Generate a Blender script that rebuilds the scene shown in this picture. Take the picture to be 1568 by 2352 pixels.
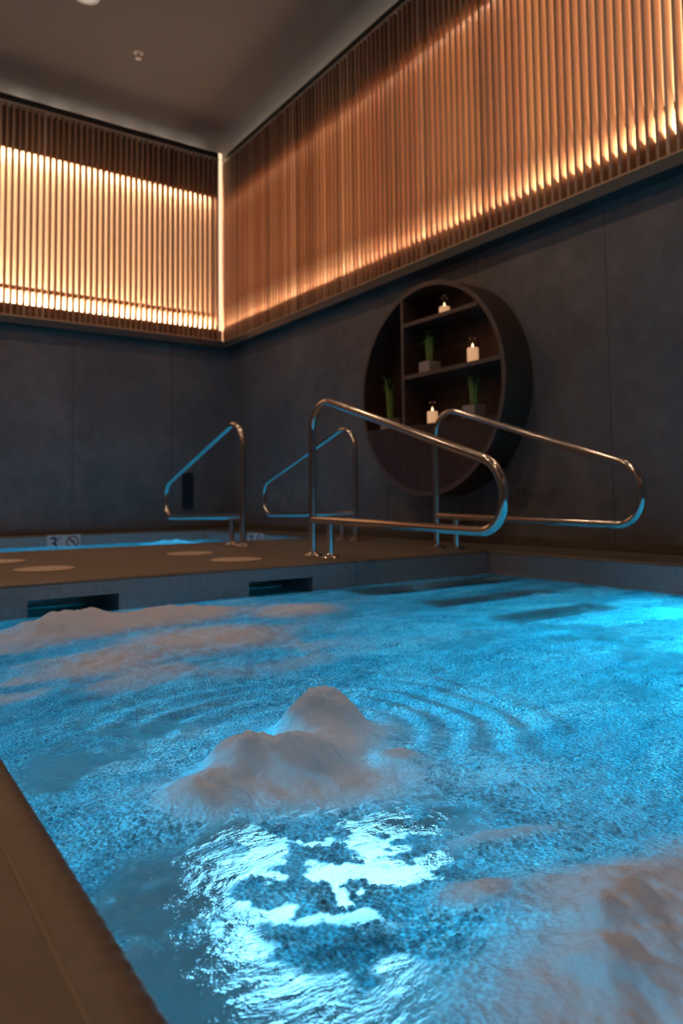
import bpy, math, random
import numpy as np
from mathutils import Matrix, Vector

# ------------------------------------------------------------------ scene, camera, world, exposure
sc = bpy.context.scene
for o in list(bpy.data.objects):
    bpy.data.objects.remove(o)
COL = sc.collection
random.seed(7)
sc.view_settings.view_transform = 'Standard'
sc.view_settings.look = 'None'
sc.view_settings.gamma = 1.0
sc.view_settings.use_curve_mapping = False
sc.view_settings.exposure = 0.0
sc.cycles.caustics_reflective = False
sc.cycles.caustics_refractive = False
sc.cycles.sample_clamp_indirect = 3.0
sc.cycles.adaptive_threshold = 0.02
sc.cycles.max_bounces = 6
sc.cycles.diffuse_bounces = 3
sc.cycles.glossy_bounces = 4
sc.cycles.transmission_bounces = 6
sc.cycles.transparent_max_bounces = 12

F_PX = 1675.0
PX, PY = 784.0, 1041.0
CAM_H = 0.316
R_ = ((0.8234, 0.0252, 0.5669), (-0.5673, 0.0569, 0.8215), (-0.0116, -0.9981, 0.0611))
cam_d = bpy.data.cameras.new('camera')
cam_d.sensor_fit = 'VERTICAL'
cam_d.sensor_height = 36.0
cam_d.lens = F_PX / 2352 * 36.0
cam_d.shift_y = (PY - 1176.0) / 2352.0
cam_d.clip_start = 0.02
cam_d.dof.use_dof = True
cam_d.dof.focus_distance = 1.15
cam_d.dof.aperture_fstop = 5.0
cam = bpy.data.objects.new('camera', cam_d)
COL.objects.link(cam)
cam.matrix_world = Matrix(((R_[0][0], -R_[0][1], -R_[0][2], 0.0),
                           (R_[1][0], -R_[1][1], -R_[1][2], 0.0),
                           (R_[2][0], -R_[2][1], -R_[2][2], CAM_H),
                           (0, 0, 0, 1)))
sc.camera = cam

world = bpy.data.worlds.new('world')
sc.world = world
world.use_nodes = True
world.node_tree.nodes['Background'].inputs[0].default_value = (0.02, 0.016, 0.012, 1)
world.node_tree.nodes['Background'].inputs[1].default_value = 0.3

# light levels
LED_LOW = 520.0        # LED strips hidden low behind the slats
LED_HIGH = 150.0        # LED strips hidden high behind the slats
FIN_FILL = 5.0          # added fill glow on the slat backs, lights the backing evenly
DOWNLIGHT_W = 11.0
POOL_A = 345.0          # underwater lamps in the near pool
POOL_B = 340.0
WARM = (1.0, 0.73, 0.50)
CYAN = (0.010, 0.56, 1.0)

# main dimensions (metres, deck top at z = 0)
WX, WY = 3.62, 7.45            # right wall, back wall
XL, YN = -3.0, -2.5            # left wall, near wall
CEIL = 4.25
PX0, PX1, PY0, PY1 = 0.18, 3.14, -1.6, 3.05      # near pool
QX0, QX1, QY0, QY1 = -0.6, 3.20, 5.03, 7.20      # far pool
WATER = -0.137

# ------------------------------------------------------------------ node helpers
def new_mat(name):
    m = bpy.data.materials.new(name)
    m.use_nodes = True
    nt = m.node_tree
    nt.nodes.clear()
    out = nt.nodes.new('ShaderNodeOutputMaterial')
    return m, nt, out

def nd(nt, typ, **kw):
    n = nt.nodes.new(typ)
    for k, v in kw.items():
        if k in ('operation', 'blend_type', 'data_type', 'feature', 'distance', 'noise_dimensions', 'bands_direction',
                 'wave_type', 'attribute_name', 'interpolation_type', 'distribution', 'offset', 'squash'):
            setattr(n, k, v)
        else:
            n.inputs[k.replace('_', ' ')].default_value = v
    return n

def L(nt, a, b):
    nt.links.new(a, b)

def ramp(nt, fac, stops, interp='LINEAR'):
    r = nt.nodes.new('ShaderNodeValToRGB')
    r.color_ramp.interpolation = interp
    els = r.color_ramp.elements
    while len(els) < len(stops):
        els.new(0.5)
    for e, (p, c) in zip(els, stops):
        e.position = p
        e.color = (c[0], c[1], c[2], 1) if hasattr(c, '__len__') else (c, c, c, 1)
    L(nt, fac, r.inputs[0])
    return r.outputs[0]

def noise(nt, scale, detail=4, rough=0.55, vec=None, dist=0.0):
    n = nd(nt, 'ShaderNodeTexNoise')
    n.inputs['Scale'].default_value = scale
    n.inputs['Detail'].default_value = detail
    n.inputs['Roughness'].default_value = rough
    n.inputs['Distortion'].default_value = dist
    if vec is not None:
        L(nt, vec, n.inputs['Vector'])
    return n.outputs['Fac']

def geo_pos(nt):
    return nt.nodes.new('ShaderNodeNewGeometry').outputs['Position']

def scale_vec(nt, vec, s):
    m = nt.nodes.new('ShaderNodeMapping')
    m.inputs['Scale'].default_value = s
    L(nt, vec, m.inputs['Vector'])
    return m.outputs[0]

def bump(nt, h, strength, dist, prev=None):
    b = nt.nodes.new('ShaderNodeBump')
    b.inputs['Strength'].default_value = strength
    b.inputs['Distance'].default_value = dist
    L(nt, h, b.inputs['Height'])
    if prev is not None:
        L(nt, prev, b.inputs['Normal'])
    return b.outputs[0]

def simple(name, col, rough=0.5, metal=0.0, spec=0.5, var=0.0, vscale=20, bumps=None, stretch=None):
    m, nt, out = new_mat(name)
    p = nd(nt, 'ShaderNodeBsdfPrincipled')
    p.inputs['Base Color'].default_value = (*col, 1)
    p.inputs['Roughness'].default_value = rough
    p.inputs['Metallic'].default_value = metal
    p.inputs['Specular IOR Level'].default_value = spec
    v = geo_pos(nt)
    if stretch:
        v = scale_vec(nt, v, stretch)
    if var:
        f = noise(nt, vscale, 5, 0.6, v)
        c = ramp(nt, f, [(0.3, [x * (1 - var) for x in col]), (0.7, [min(1, x * (1 + var)) for x in col])])
        L(nt, c, p.inputs['Base Color'])
    if bumps:
        f2 = noise(nt, bumps[0], 4, 0.6, v)
        L(nt, bump(nt, f2, bumps[1], bumps[2]), p.inputs['Normal'])
    L(nt, p.outputs[0], out.inputs[0])
    return m

def emit(name, col, strength):
    m, nt, out = new_mat(name)
    e = nd(nt, 'ShaderNodeEmission')
    e.inputs[0].default_value = (*col, 1)
    e.inputs[1].default_value = strength
    L(nt, e.outputs[0], out.inputs[0])
    return m

def mix(nt, fac, a, b):
    m = nt.nodes.new('ShaderNodeMixShader')
    if isinstance(fac, float):
        m.inputs[0].default_value = fac
    else:
        L(nt, fac, m.inputs[0])
    L(nt, a, m.inputs[1])
    L(nt, b, m.inputs[2])
    return m.outputs[0]

def mth(nt, op, a, b=None, clamp=False):
    m = nt.nodes.new('ShaderNodeMath')
    m.operation = op
    m.use_clamp = clamp
    for i, x in enumerate((a, b)):
        if x is None:
            continue
        if isinstance(x, (int, float)):
            m.inputs[i].default_value = x
        else:
            L(nt, x, m.inputs[i])
    return m.outputs[0]

M = {}

def stone_wall():
    m, nt, out = new_mat('dark_stone_panel')
    p = nd(nt, 'ShaderNodeBsdfPrincipled')
    pos = geo_pos(nt)
    f = noise(nt, 1.6, 6, 0.62, pos, 0.4)
    f2 = noise(nt, 9, 6, 0.7, pos, 0.2)
    f3 = mth(nt, 'ADD', mth(nt, 'MULTIPLY', f, 0.6), mth(nt, 'MULTIPLY', f2, 0.4))
    c = ramp(nt, f3, [(0.30, (0.105, 0.094, 0.088)), (0.5, (0.165, 0.148, 0.138)), (0.70, (0.245, 0.218, 0.198))])
    # joints between the large panels, every 1.2 m along each wall
    sep = nt.nodes.new('ShaderNodeSeparateXYZ')
    L(nt, pos, sep.inputs[0])
    def joint(coord, off):
        a = mth(nt, 'FRACT', mth(nt, 'DIVIDE', mth(nt, 'ADD', coord, off), 1.03))
        a = mth(nt, 'ABSOLUTE', mth(nt, 'SUBTRACT', a, 0.5))
        return mth(nt, 'LESS_THAN', a, 0.0035)
    nrm = nt.nodes.new('ShaderNodeNewGeometry').outputs['Normal']
    sn = nt.nodes.new('ShaderNodeSeparateXYZ')
    L(nt, nrm, sn.inputs[0])
    onx = mth(nt, 'GREATER_THAN', mth(nt, 'ABSOLUTE', sn.outputs[0]), 0.5)
    jy = mth(nt, 'MULTIPLY', joint(sep.outputs[1], 0.039), onx)
    jx = mth(nt, 'MULTIPLY', joint(sep.outputs[0], 0.672), mth(nt, 'SUBTRACT', 1.0, onx))
    j = mth(nt, 'MAXIMUM', jx, jy)
    mx = nd(nt, 'ShaderNodeMix', data_type='RGBA')
    L(nt, mth(nt, 'MULTIPLY', j, 0.6), mx.inputs[0])
    L(nt, c, mx.inputs[6])
    mx.inputs[7].default_value = (0.03, 0.027, 0.025, 1)
    L(nt, mx.outputs[2], p.inputs['Base Color'])
    p.inputs['Roughness'].default_value = 0.55
    p.inputs['Specular IOR Level'].default_value = 0.35
    L(nt, bump(nt, f2, 0.15, 0.01), p.inputs['Normal'])
    L(nt, p.outputs[0], out.inputs[0])
    return m

def slat_wood(name, tones):
    m, nt, out = new_mat(name)
    p = nd(nt, 'ShaderNodeBsdfPrincipled')
    g = nt.nodes.new('ShaderNodeNewGeometry')
    c = ramp(nt, g.outputs['Random Per Island'], tones)
    v = scale_vec(nt, g.outputs['Position'], (60, 60, 1.5))
    f = noise(nt, 1.0, 4, 0.6, v)
    mx = nd(nt, 'ShaderNodeMix', data_type='RGBA', blend_type='MULTIPLY')
    mx.inputs[0].default_value = 1.0
    L(nt, c, mx.inputs[6])
    L(nt, ramp(nt, f, [(0.3, 0.75), (0.7, 1.05)]), mx.inputs[7])
    L(nt, mx.outputs[2], p.inputs['Base Color'])
    p.inputs['Roughness'].default_value = 0.42
    L(nt, p.outputs[0], out.inputs[0])
    return m

def mosaic(name, base, grout, size=0.024, rough=0.3):
    """small square mosaic on vertical and horizontal faces, chosen by the face normal"""
    m, nt, out = new_mat(name)
    p = nd(nt, 'ShaderNodeBsdfPrincipled')
    g = nt.nodes.new('ShaderNodeNewGeometry')
    sep = nt.nodes.new('ShaderNodeSeparateXYZ')
    L(nt, g.outputs['Position'], sep.inputs[0])
    def line(co):
        a = mth(nt, 'FRACT', mth(nt, 'DIVIDE', mth(nt, 'ADD', co, 10.0), size))
        a = mth(nt, 'ABSOLUTE', mth(nt, 'SUBTRACT', a, 0.5))
        return mth(nt, 'GREATER_THAN', a, 0.44)
    sn = nt.nodes.new('ShaderNodeSeparateXYZ')
    L(nt, g.outputs['Normal'], sn.inputs[0])
    def off(i):
        return mth(nt, 'LESS_THAN', mth(nt, 'ABSOLUTE', sn.outputs[i]), 0.5)
    ln = mth(nt, 'MULTIPLY', line(sep.outputs[0]), off(0))
    ln = mth(nt, 'MAXIMUM', ln, mth(nt, 'MULTIPLY', line(sep.outputs[1]), off(1)))
    ln = mth(nt, 'MAXIMUM', ln, mth(nt, 'MULTIPLY', line(sep.outputs[2]), off(2)))
    wn = nt.nodes.new('ShaderNodeTexWhiteNoise')
    sv = nt.nodes.new('ShaderNodeVectorMath'); sv.operation = 'SNAP'
    L(nt, g.outputs['Position'], sv.inputs[0])
    sv.inputs[1].default_value = (size, size, size)
    L(nt, sv.outputs[0], wn.inputs[0])
    c = ramp(nt, wn.outputs[0], [(0, [x * 0.92 for x in base]), (1, [x * 1.08 for x in base])])
    mx = nd(nt, 'ShaderNodeMix', data_type='RGBA')
    L(nt, ln, mx.inputs[0])
    L(nt, c, mx.inputs[6])
    mx.inputs[7].default_value = (*grout, 1)
    L(nt, mx.outputs[2], p.inputs['Base Color'])
    p.inputs['Roughness'].default_value = rough
    L(nt, bump(nt, ln, -0.25, 0.001), p.inputs['Normal'])
    L(nt, p.outputs[0], out.inputs[0])
    return m

def deck_mat():
    m, nt, out = new_mat('deck_tile')
    p = nd(nt, 'ShaderNodeBsdfPrincipled')
    pos = geo_pos(nt)
    sep = nt.nodes.new('ShaderNodeSeparateXYZ')
    L(nt, pos, sep.inputs[0])
    def line(co, off_, size):
        a = mth(nt, 'FRACT', mth(nt, 'DIVIDE', mth(nt, 'ADD', co, off_), size))
        a = mth(nt, 'ABSOLUTE', mth(nt, 'SUBTRACT', a, 0.5))
        return mth(nt, 'LESS_THAN', a, 0.004)
    ln = mth(nt, 'MAXIMUM', line(sep.outputs[0], 5.145, 0.61), line(sep.outputs[1], 5.0, 0.61))
    f = noise(nt, 14, 6, 0.65, pos)
    c = ramp(nt, f, [(0.3, (0.128, 0.106, 0.088)), (0.7, (0.175, 0.145, 0.120))])
    mx = nd(nt, 'ShaderNodeMix', data_type='RGBA')
    L(nt, ln, mx.inputs[0])
    L(nt, c, mx.inputs[6])
    mx.inputs[7].default_value = (0.24, 0.20, 0.16, 1)
    L(nt, mx.outputs[2], p.inputs['Base Color'])
    p.inputs['Roughness'].default_value = 0.5
    L(nt, bump(nt, noise(nt, 300, 2, 0.5, pos), 0.12, 0.001), p.inputs['Normal'])
    L(nt, p.outputs[0], out.inputs[0])
    return m

def steel_mat():
    m, nt, out = new_mat('brushed_steel')
    p = nd(nt, 'ShaderNodeBsdfPrincipled')
    p.inputs['Base Color'].default_value = (0.68, 0.655, 0.62, 1)
    p.inputs['Metallic'].default_value = 1.0
    f = noise(nt, 40, 3, 0.5, geo_pos(nt))
    L(nt, ramp(nt, f, [(0.3, 0.12), (0.7, 0.20)]), p.inputs['Roughness'])
    L(nt, p.outputs[0], out.inputs[0])
    return m

def water_mat(name, fine):
    m, nt, out = new_mat(name)
    pos = geo_pos(nt)
    a_clear = nd(nt, 'ShaderNodeAttribute', attribute_name='clear').outputs['Fac']
    a_foam = nd(nt, 'ShaderNodeAttribute', attribute_name='foam').outputs['Fac']
    a_bub = nd(nt, 'ShaderNodeAttribute', attribute_name='raft').outputs['Fac']
    # surface relief: small ripples and the pitted skin of the bubble rafts
    wv = scale_vec(nt, pos, (16, 34, 20))
    r1 = noise(nt, 1.0, 5, 0.6, wv, 0.6)
    wv2 = scale_vec(nt, pos, (60, 110, 60))
    r2 = noise(nt, 1.0, 4, 0.6, wv2, 0.4)
    vo = nd(nt, 'ShaderNodeTexVoronoi', feature='F1')
    vo.inputs['Scale'].default_value = 150.0 if fine else 90.0
    L(nt, pos, vo.inputs['Vector'])
    cell = vo.outputs['Distance']
    a_calm = nd(nt, 'ShaderNodeAttribute', attribute_name='calm').outputs['Fac']
    b1 = bump(nt, r1, 0.9, 0.012)
    L(nt, mth(nt, 'SUBTRACT', 0.9, mth(nt, 'MULTIPLY', a_calm, 0.72)), b1.node.inputs['Strength'])
    b2 = bump(nt, r2, 0.55, 0.004, b1)
    hb = mth(nt, 'MULTIPLY', cell, mth(nt, 'SUBTRACT', 1.0, a_clear, True))
    b3 = bump(nt, hb, 0.9, 0.006, b2)
    fr = nd(nt, 'ShaderNodeFresnel')
    fr.inputs['IOR'].default_value = 1.33
    L(nt, b2, fr.inputs['Normal'])
    frb = nd(nt, 'ShaderNodeFresnel')
    frb.inputs['IOR'].default_value = 1.33
    L(nt, b3, frb.inputs['Normal'])
    gl = nd(nt, 'ShaderNodeBsdfGlossy')
    gl.inputs['Roughness'].default_value = 0.05
    L(nt, b3, gl.inputs['Normal'])
    # clear water
    glass = nd(nt, 'ShaderNodeBsdfGlass')
    glass.inputs['IOR'].default_value = 1.33
    glass.inputs['Roughness'].default_value = 0.0
    glass.inputs['Color'].default_value = (0.80, 0.97, 1.0, 1)
    L(nt, b2, glass.inputs['Normal'])
    # aerated water: light from the lamps below comes through the cloud of fine bubbles
    tr = nd(nt, 'ShaderNodeBsdfTranslucent')
    # density of the bubble cloud: drawn-out streaks, wisps and fine grain
    w3 = scale_vec(nt, pos, (3.2, 6.5, 5))
    d1 = noise(nt, 1.0, 8, 0.62, w3, 1.3)
    d2 = noise(nt, 70.0, 4, 0.6, scale_vec(nt, pos, (1, 1.7, 1)), 0.5)
    dd = mth(nt, 'ADD', mth(nt, 'MULTIPLY', d1, 0.62), mth(nt, 'MULTIPLY', d2, 0.38))
    cl = ramp(nt, dd, [(0.36, (0.08, 0.22, 0.28)), (0.46, (0.30, 0.46, 0.52)), (0.54, (0.42, 0.56, 0.62)), (0.61, (0.62, 0.74, 0.78)), (0.68, (1.0, 1.0, 1.0))])
    # pale flecks of foam on the wave crests
    fk = noise(nt, 1.0, 5, 0.65, scale_vec(nt, pos, (62, 130, 60)), 0.8)
    fz = noise(nt, 1.0, 3, 0.6, scale_vec(nt, pos, (2.6, 4.2, 3)), 0.6)
    fk = mth(nt, 'ADD', fk, mth(nt, 'MULTIPLY', mth(nt, 'SUBTRACT', fz, 0.5), 0.8))
    fk = ramp(nt, fk, [(0.54, 0.0), (0.64, 1.0)])
    mxf = nd(nt, 'ShaderNodeMix', data_type='RGBA')
    L(nt, fk, mxf.inputs[0])
    L(nt, cl, mxf.inputs[6])
    mxf.inputs[7].default_value = (1, 1, 1, 1)
    cl = mxf.outputs[2]
    L(nt, cl, tr.inputs['Color'])
    L(nt, b3, tr.inputs['Normal'])
    di = nd(nt, 'ShaderNodeBsdfDiffuse')
    di.inputs['Color'].default_value = (0.45, 0.50, 0.52, 1)
    L(nt, b3, di.inputs['Normal'])
    milky = mix(nt, mth(nt, 'ADD', 0.015, mth(nt, 'MULTIPLY', fk, 0.20)), tr.outputs[0], di.outputs[0])
    milky = mix(nt, mth(nt, 'MULTIPLY', frb.outputs[0], 0.7), milky, gl.outputs[0])
    # dense froth
    nf = noise(nt, 110, 5, 0.7, pos)
    bf = bump(nt, mth(nt, 'ADD', nf, mth(nt, 'MULTIPLY', cell, 0.5)), 0.35, 0.004)
    fd = nd(nt, 'ShaderNodeBsdfDiffuse')
    fd.inputs['Color'].default_value = (0.88, 0.85, 0.84, 1)
    L(nt, bf, fd.inputs['Normal'])
    ft = nd(nt, 'ShaderNodeBsdfTranslucent')
    ft.inputs['Color'].default_value = (0.58, 0.60, 0.62, 1)
    L(nt, bf, ft.inputs['Normal'])
    froth = mix(nt, ramp(nt, a_foam, [(0.2, 0.80), (0.65, 0.48), (1.0, 0.30)]), fd.outputs[0], ft.outputs[0])
    s = mix(nt, a_clear, milky, glass.outputs[0])
    s = mix(nt, a_foam, s, froth)
    L(nt, s, out.inputs[0])
    return m

def bubble_mat():
    m, nt, out = new_mat('bubble_film')
    t = nd(nt, 'ShaderNodeBsdfTransparent')
    t.inputs[0].default_value = (0.93, 0.97, 0.98, 1)
    g = nd(nt, 'ShaderNodeBsdfGlossy')
    g.inputs['Roughness'].default_value = 0.03
    g.inputs['Color'].default_value = (0.95, 0.98, 1, 1)
    fr = nd(nt, 'ShaderNodeLayerWeight')
    fr.inputs['Blend'].default_value = 0.22
    f = mth(nt, 'MULTIPLY', fr.outputs['Fresnel'], 1.1, True)
    tl = nd(nt, 'ShaderNodeBsdfTranslucent')
    tl.inputs[0].default_value = (0.95, 0.98, 1, 1)
    L(nt, mix(nt, f, mix(nt, 0.22, t.outputs[0], tl.outputs[0]), g.outputs[0]), out.inputs[0])
    return m

def glass_mat():
    m, nt, out = new_mat('thin_glass')
    t = nd(nt, 'ShaderNodeBsdfTransparent')
    g = nd(nt, 'ShaderNodeBsdfGlossy')
    g.inputs['Roughness'].default_value = 0.04
    fr = nd(nt, 'ShaderNodeFresnel')
    fr.inputs['IOR'].default_value = 1.18
    L(nt, mix(nt, fr.outputs[0], t.outputs[0], g.outputs[0]), out.inputs[0])
    return m

def wax_mat():
    m, nt, out = new_mat('self_lit_wax')
    p = nd(nt, 'ShaderNodeBsdfPrincipled')
    p.inputs['Base Color'].default_value = (0.85, 0.70, 0.52, 1)
    p.inputs['Roughness'].default_value = 0.5
    p.inputs['Emission Color'].default_value = (1.0, 0.52, 0.27, 1)
    p.inputs['Emission Strength'].default_value = 0.55  # flame light soaking through the wax is put in as emission
    L(nt, p.outputs[0], out.inputs[0])
    return m

M['wall'] = stone_wall()
M['slat'] = slat_wood('cedar_slat', [(0.0, (0.30, 0.145, 0.08)), (0.3, (0.50, 0.26, 0.145)), (0.55, (0.60, 0.375, 0.21)),
                                     (0.78, (0.46, 0.21, 0.12)), (1.0, (0.78, 0.52, 0.33))])
M['panel'] = simple('cedar_panel', (0.66, 0.48, 0.33), 0.5, var=0.12, vscale=1, stretch=(14, 14, 0.6))
M['fascia'] = simple('dark_cedar_board', (0.26, 0.12, 0.06), 0.5, var=0.2, vscale=1, stretch=(20, 20, 2))
M['trim'] = simple('grey_metal_trim', (0.065, 0.072, 0.072), 0.45, 0.3)
M['reveal'] = simple('black_reveal', (0.018, 0.016, 0.014), 0.6)
M['ceiling'] = simple('ceiling_paint', (0.108, 0.094, 0.081), 0.8, var=0.04, vscale=1.2)
M['deck'] = deck_mat()
M['coping'] = simple('brown_coping_tile', (0.135, 0.110, 0.091), 0.42, var=0.14, vscale=25, bumps=(160, 0.1, 0.002))
M['grout'] = simple('pale_grout', (0.27, 0.225, 0.18), 0.8)
M['tile'] = mosaic('grey_mosaic_tile', (0.33, 0.325, 0.32), (0.40, 0.39, 0.38))
M['pooltile'] = mosaic('pool_mosaic_tile', (0.50, 0.56, 0.58), (0.40, 0.44, 0.46))
M['steptile'] = mosaic('pale_step_tile', (0.74, 0.76, 0.76), (0.6, 0.62, 0.62))
M['dark_tile'] = simple('dark_nosing_tile', (0.02, 0.022, 0.025), 0.3)
M['steel'] = steel_mat()
M['water'] = water_mat('churning_pool_water', True)
M['bubble'] = bubble_mat()
M['cabinet'] = simple('dark_walnut', (0.060, 0.028, 0.018), 0.4, var=0.35, vscale=1, stretch=(3, 26, 1.6))
M['cabinet_edge'] = simple('walnut_edge', (0.13, 0.085, 0.065), 0.45, var=0.2, vscale=8)
M['pot'] = simple('pale_pot', (0.42, 0.36, 0.34), 0.6, var=0.1)
M['soil'] = simple('dark_soil', (0.03, 0.02, 0.015), 0.9)
M['stalk'] = simple('bamboo_stalk', (0.22, 0.30, 0.07), 0.4, var=0.3, vscale=40)
M['leaf'] = simple('green_leaf', (0.035, 0.10, 0.03), 0.45, var=0.3, vscale=20)
M['glass'] = glass_mat()
M['wax'] = wax_mat()
M['flame'] = emit('candle_flame', (1.0, 0.66, 0.35), 4.0)
M['lid'] = simple('beige_plastic', (0.62, 0.50, 0.42), 0.5, var=0.06, vscale=40)
M['white'] = simple('white_plastic', (0.62, 0.60, 0.58), 0.4)
M['sign'] = simple('white_glazed_tile', (0.74, 0.74, 0.72), 0.25)
M['ink'] = simple('black_ink', (0.012, 0.012, 0.012), 0.4)
M['red'] = simple('red_ink', (0.33, 0.05, 0.06), 0.4)
M['vent'] = simple('black_grille', (0.008, 0.008, 0.009), 0.5)
M['plate'] = simple('dark_grey_plate', (0.115, 0.10, 0.095), 0.4)
M['lamp_body'] = simple('lamp_steel', (0.4, 0.4, 0.4), 0.3, 1.0)
M['led_low'] = emit('led_low', WARM, LED_LOW)
M['led_high'] = emit('led_high', WARM, LED_HIGH)
M['fin_fill_side'] = emit('fin_fill_side', (1.0, 0.73, 0.50), FIN_FILL)
M['fin_fill_long'] = emit('fin_fill_long', (1.0, 0.73, 0.50), FIN_FILL * 2.5)
M['led_dim'] = emit('led_dim', WARM, LED_LOW * 0.25)
M['ceiling_fill_glow'] = emit('ceiling_fill_glow', (1.0, 0.84, 0.68), 90.0)
M['lit_gap_glow'] = emit('lit_gap_glow', (1.0, 0.70, 0.44), 1.35)
M['lens'] = emit('pool_lamp_lens', CYAN, POOL_A)
M['lens_far'] = emit('far_pool_lamp_lens', CYAN, POOL_B)
M['lens_floor'] = emit('floor_lamp_lens', (0.22, 0.66, 1.0), 4.0)
M['down'] = emit('downlight_disc', (1.0, 0.82, 0.66), 0.5)

# ------------------------------------------------------------------ mesh helpers
class MB:
    """collects shapes and links them as one mesh object"""
    def __init__(s):
        s.v, s.f, s.mi = [], [], []
    def add(s, vs, fs, mi=0):
        b = len(s.v)
        s.v += [tuple(p) for p in vs]
        s.f += [tuple(i + b for i in f) for f in fs]
        s.mi += [mi] * len(fs)
    def box(s, a, b, T=None, mi=0):
        x0, y0, z0 = a
        x1, y1, z1 = b
        vs = [(x0, y0, z0), (x1, y0, z0), (x1, y1, z0), (x0, y1, z0), (x0, y0, z1), (x1, y0, z1), (x1, y1, z1), (x0, y1, z1)]
        if T:
            vs = [T(*p) for p in vs]
        s.add(vs, [(0, 3, 2, 1), (4, 5, 6, 7), (0, 1, 5, 4), (1, 2, 6, 5), (2, 3, 7, 6), (3, 0, 4, 7)], mi)
    def tube(s, pts, r, n=16, caps=True, mi=0):
        pts = [Vector(p) for p in pts]
        rs = r if hasattr(r, '__len__') else [r] * len(pts)
        up = None
        base = len(s.v)
        vs, fs = [], []
        for i, p in enumerate(pts):
            t = (pts[min(i + 1, len(pts) - 1)] - pts[max(i - 1, 0)]).normalized()
            if up is None:
                up = Vector((1, 0, 0)) if abs(t.x) < 0.8 else Vector((0, 1, 0))
            up = (up - t * up.dot(t)).normalized()
            w = t.cross(up)
            for k in range(n):
                a = 2 * math.pi * k / n
                vs.append(p + (up * math.cos(a) + w * math.sin(a)) * rs[i])
        m = len(pts)
        for i in range(m - 1):
            for k in range(n):
                fs.append((i * n + k, i * n + (k + 1) % n, (i + 1) * n + (k + 1) % n, (i + 1) * n + k))
        if caps:
            fs.append(tuple(reversed(range(n))))
            fs.append(tuple((m - 1) * n + k for k in range(n)))
        s.add(vs, fs, mi)
    def lathe(s, prof, c, axis='Z', n=40, mi=0, close=False):
        """prof: list of (radius, height along axis)"""
        vs, fs = [], []
        for (r, h) in prof:
            for k in range(n):
                a = 2 * math.pi * k / n
                x, y = r * math.cos(a), r * math.sin(a)
                if axis == 'Z':
                    vs.append((c[0] + x, c[1] + y, c[2] + h))
                elif axis == 'X':
                    vs.append((c[0] + h, c[1] + x, c[2] + y))
                else:
                    vs.append((c[0] + y, c[1] + h, c[2] + x))
        m = len(prof)
        for i in range(m - 1 if not close else m):
            j = (i + 1) % m
            for k in range(n):
                fs.append((i * n + k, i * n + (k + 1) % n, j * n + (k + 1) % n, j * n + k))
        if not close:
            if prof[0][0] > 1e-5:
                fs.append(tuple(reversed(range(n))))
            if prof[-1][0] > 1e-5:
                fs.append(tuple((m - 1) * n + k for k in range(n)))
        s.add(vs, fs, mi)
    def quad(s, a, b, c, d, mi=0):
        s.add([a, b, c, d], [(0, 1, 2, 3)], mi)
    def build(s, name, mat, parent=None, smooth=False, bevel=0.0):
        me = bpy.data.meshes.new(name)
        me.from_pydata(s.v, [], s.f)
        mats = mat if isinstance(mat, (list, tuple)) else [mat]
        for m_ in mats:
            me.materials.append(m_)
        if len(mats) > 1:
            me.polygons.foreach_set('material_index', s.mi)
        if smooth:
            me.polygons.foreach_set('use_smooth', [True] * len(me.polygons))
        me.update()
        o = bpy.data.objects.new(name, me)
        COL.objects.link(o)
        if parent is not None:
            o.parent = parent
        if smooth:
            try:
                me.set_sharp_from_angle(angle=math.radians(40))
            except Exception:
                pass
        if bevel:
            b = o.modifiers.new('bevel', 'BEVEL')
            b.width = bevel
            b.segments = 2
            b.limit_method = 'ANGLE'
        return o

def tag(o, label=None, cat=None, group=None, kind=None):
    if label: o['label'] = label
    if cat: o['category'] = cat
    if group: o['group'] = group
    if kind: o['kind'] = kind
    return o

def thing(name, label, cat, loc=(0, 0, 0), group=None):
    o = bpy.data.objects.new(name, None)
    o.location = loc
    COL.objects.link(o)
    return tag(o, label, cat, group)

def copy_tree(o, parent=None):
    c = o.copy()
    COL.objects.link(c)
    if parent is not None:
        c.parent = parent
    for ch in [x for x in bpy.data.objects if x.parent == o]:
        copy_tree(ch, c)
    return c

def struct(o, label=None, cat=None):
    o['kind'] = 'structure'
    if label: o['label'] = label
    if cat: o['category'] = cat
    return o

# ------------------------------------------------------------------ room shell
def cells_minus(x0, x1, y0, y1, holes):
    xs = sorted({x0, x1, *[h[0] for h in holes], *[h[1] for h in holes]})
    ys = sorted({y0, y1, *[h[2] for h in holes], *[h[3] for h in holes]})
    for i in range(len(xs) - 1):
        for j in range(len(ys) - 1):
            cx, cy = (xs[i] + xs[i + 1]) / 2, (ys[j] + ys[j + 1]) / 2
            if any(h[0] < cx < h[1] and h[2] < cy < h[3] for h in holes):
                continue
            yield xs[i], xs[i + 1], ys[j], ys[j + 1]

CW = 0.048   # coping strip width
near_hole = (PX0 - CW, PX1 + CW, PY0 - CW, PY1 + CW)
far_hole = (QX0 - CW, QX1 + CW, QY0 - CW, QY1 + CW)
mb = MB()
xs = [XL - 0.1, near_hole[0], far_hole[0], near_hole[1], far_hole[1], WX + 0.1]
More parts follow.
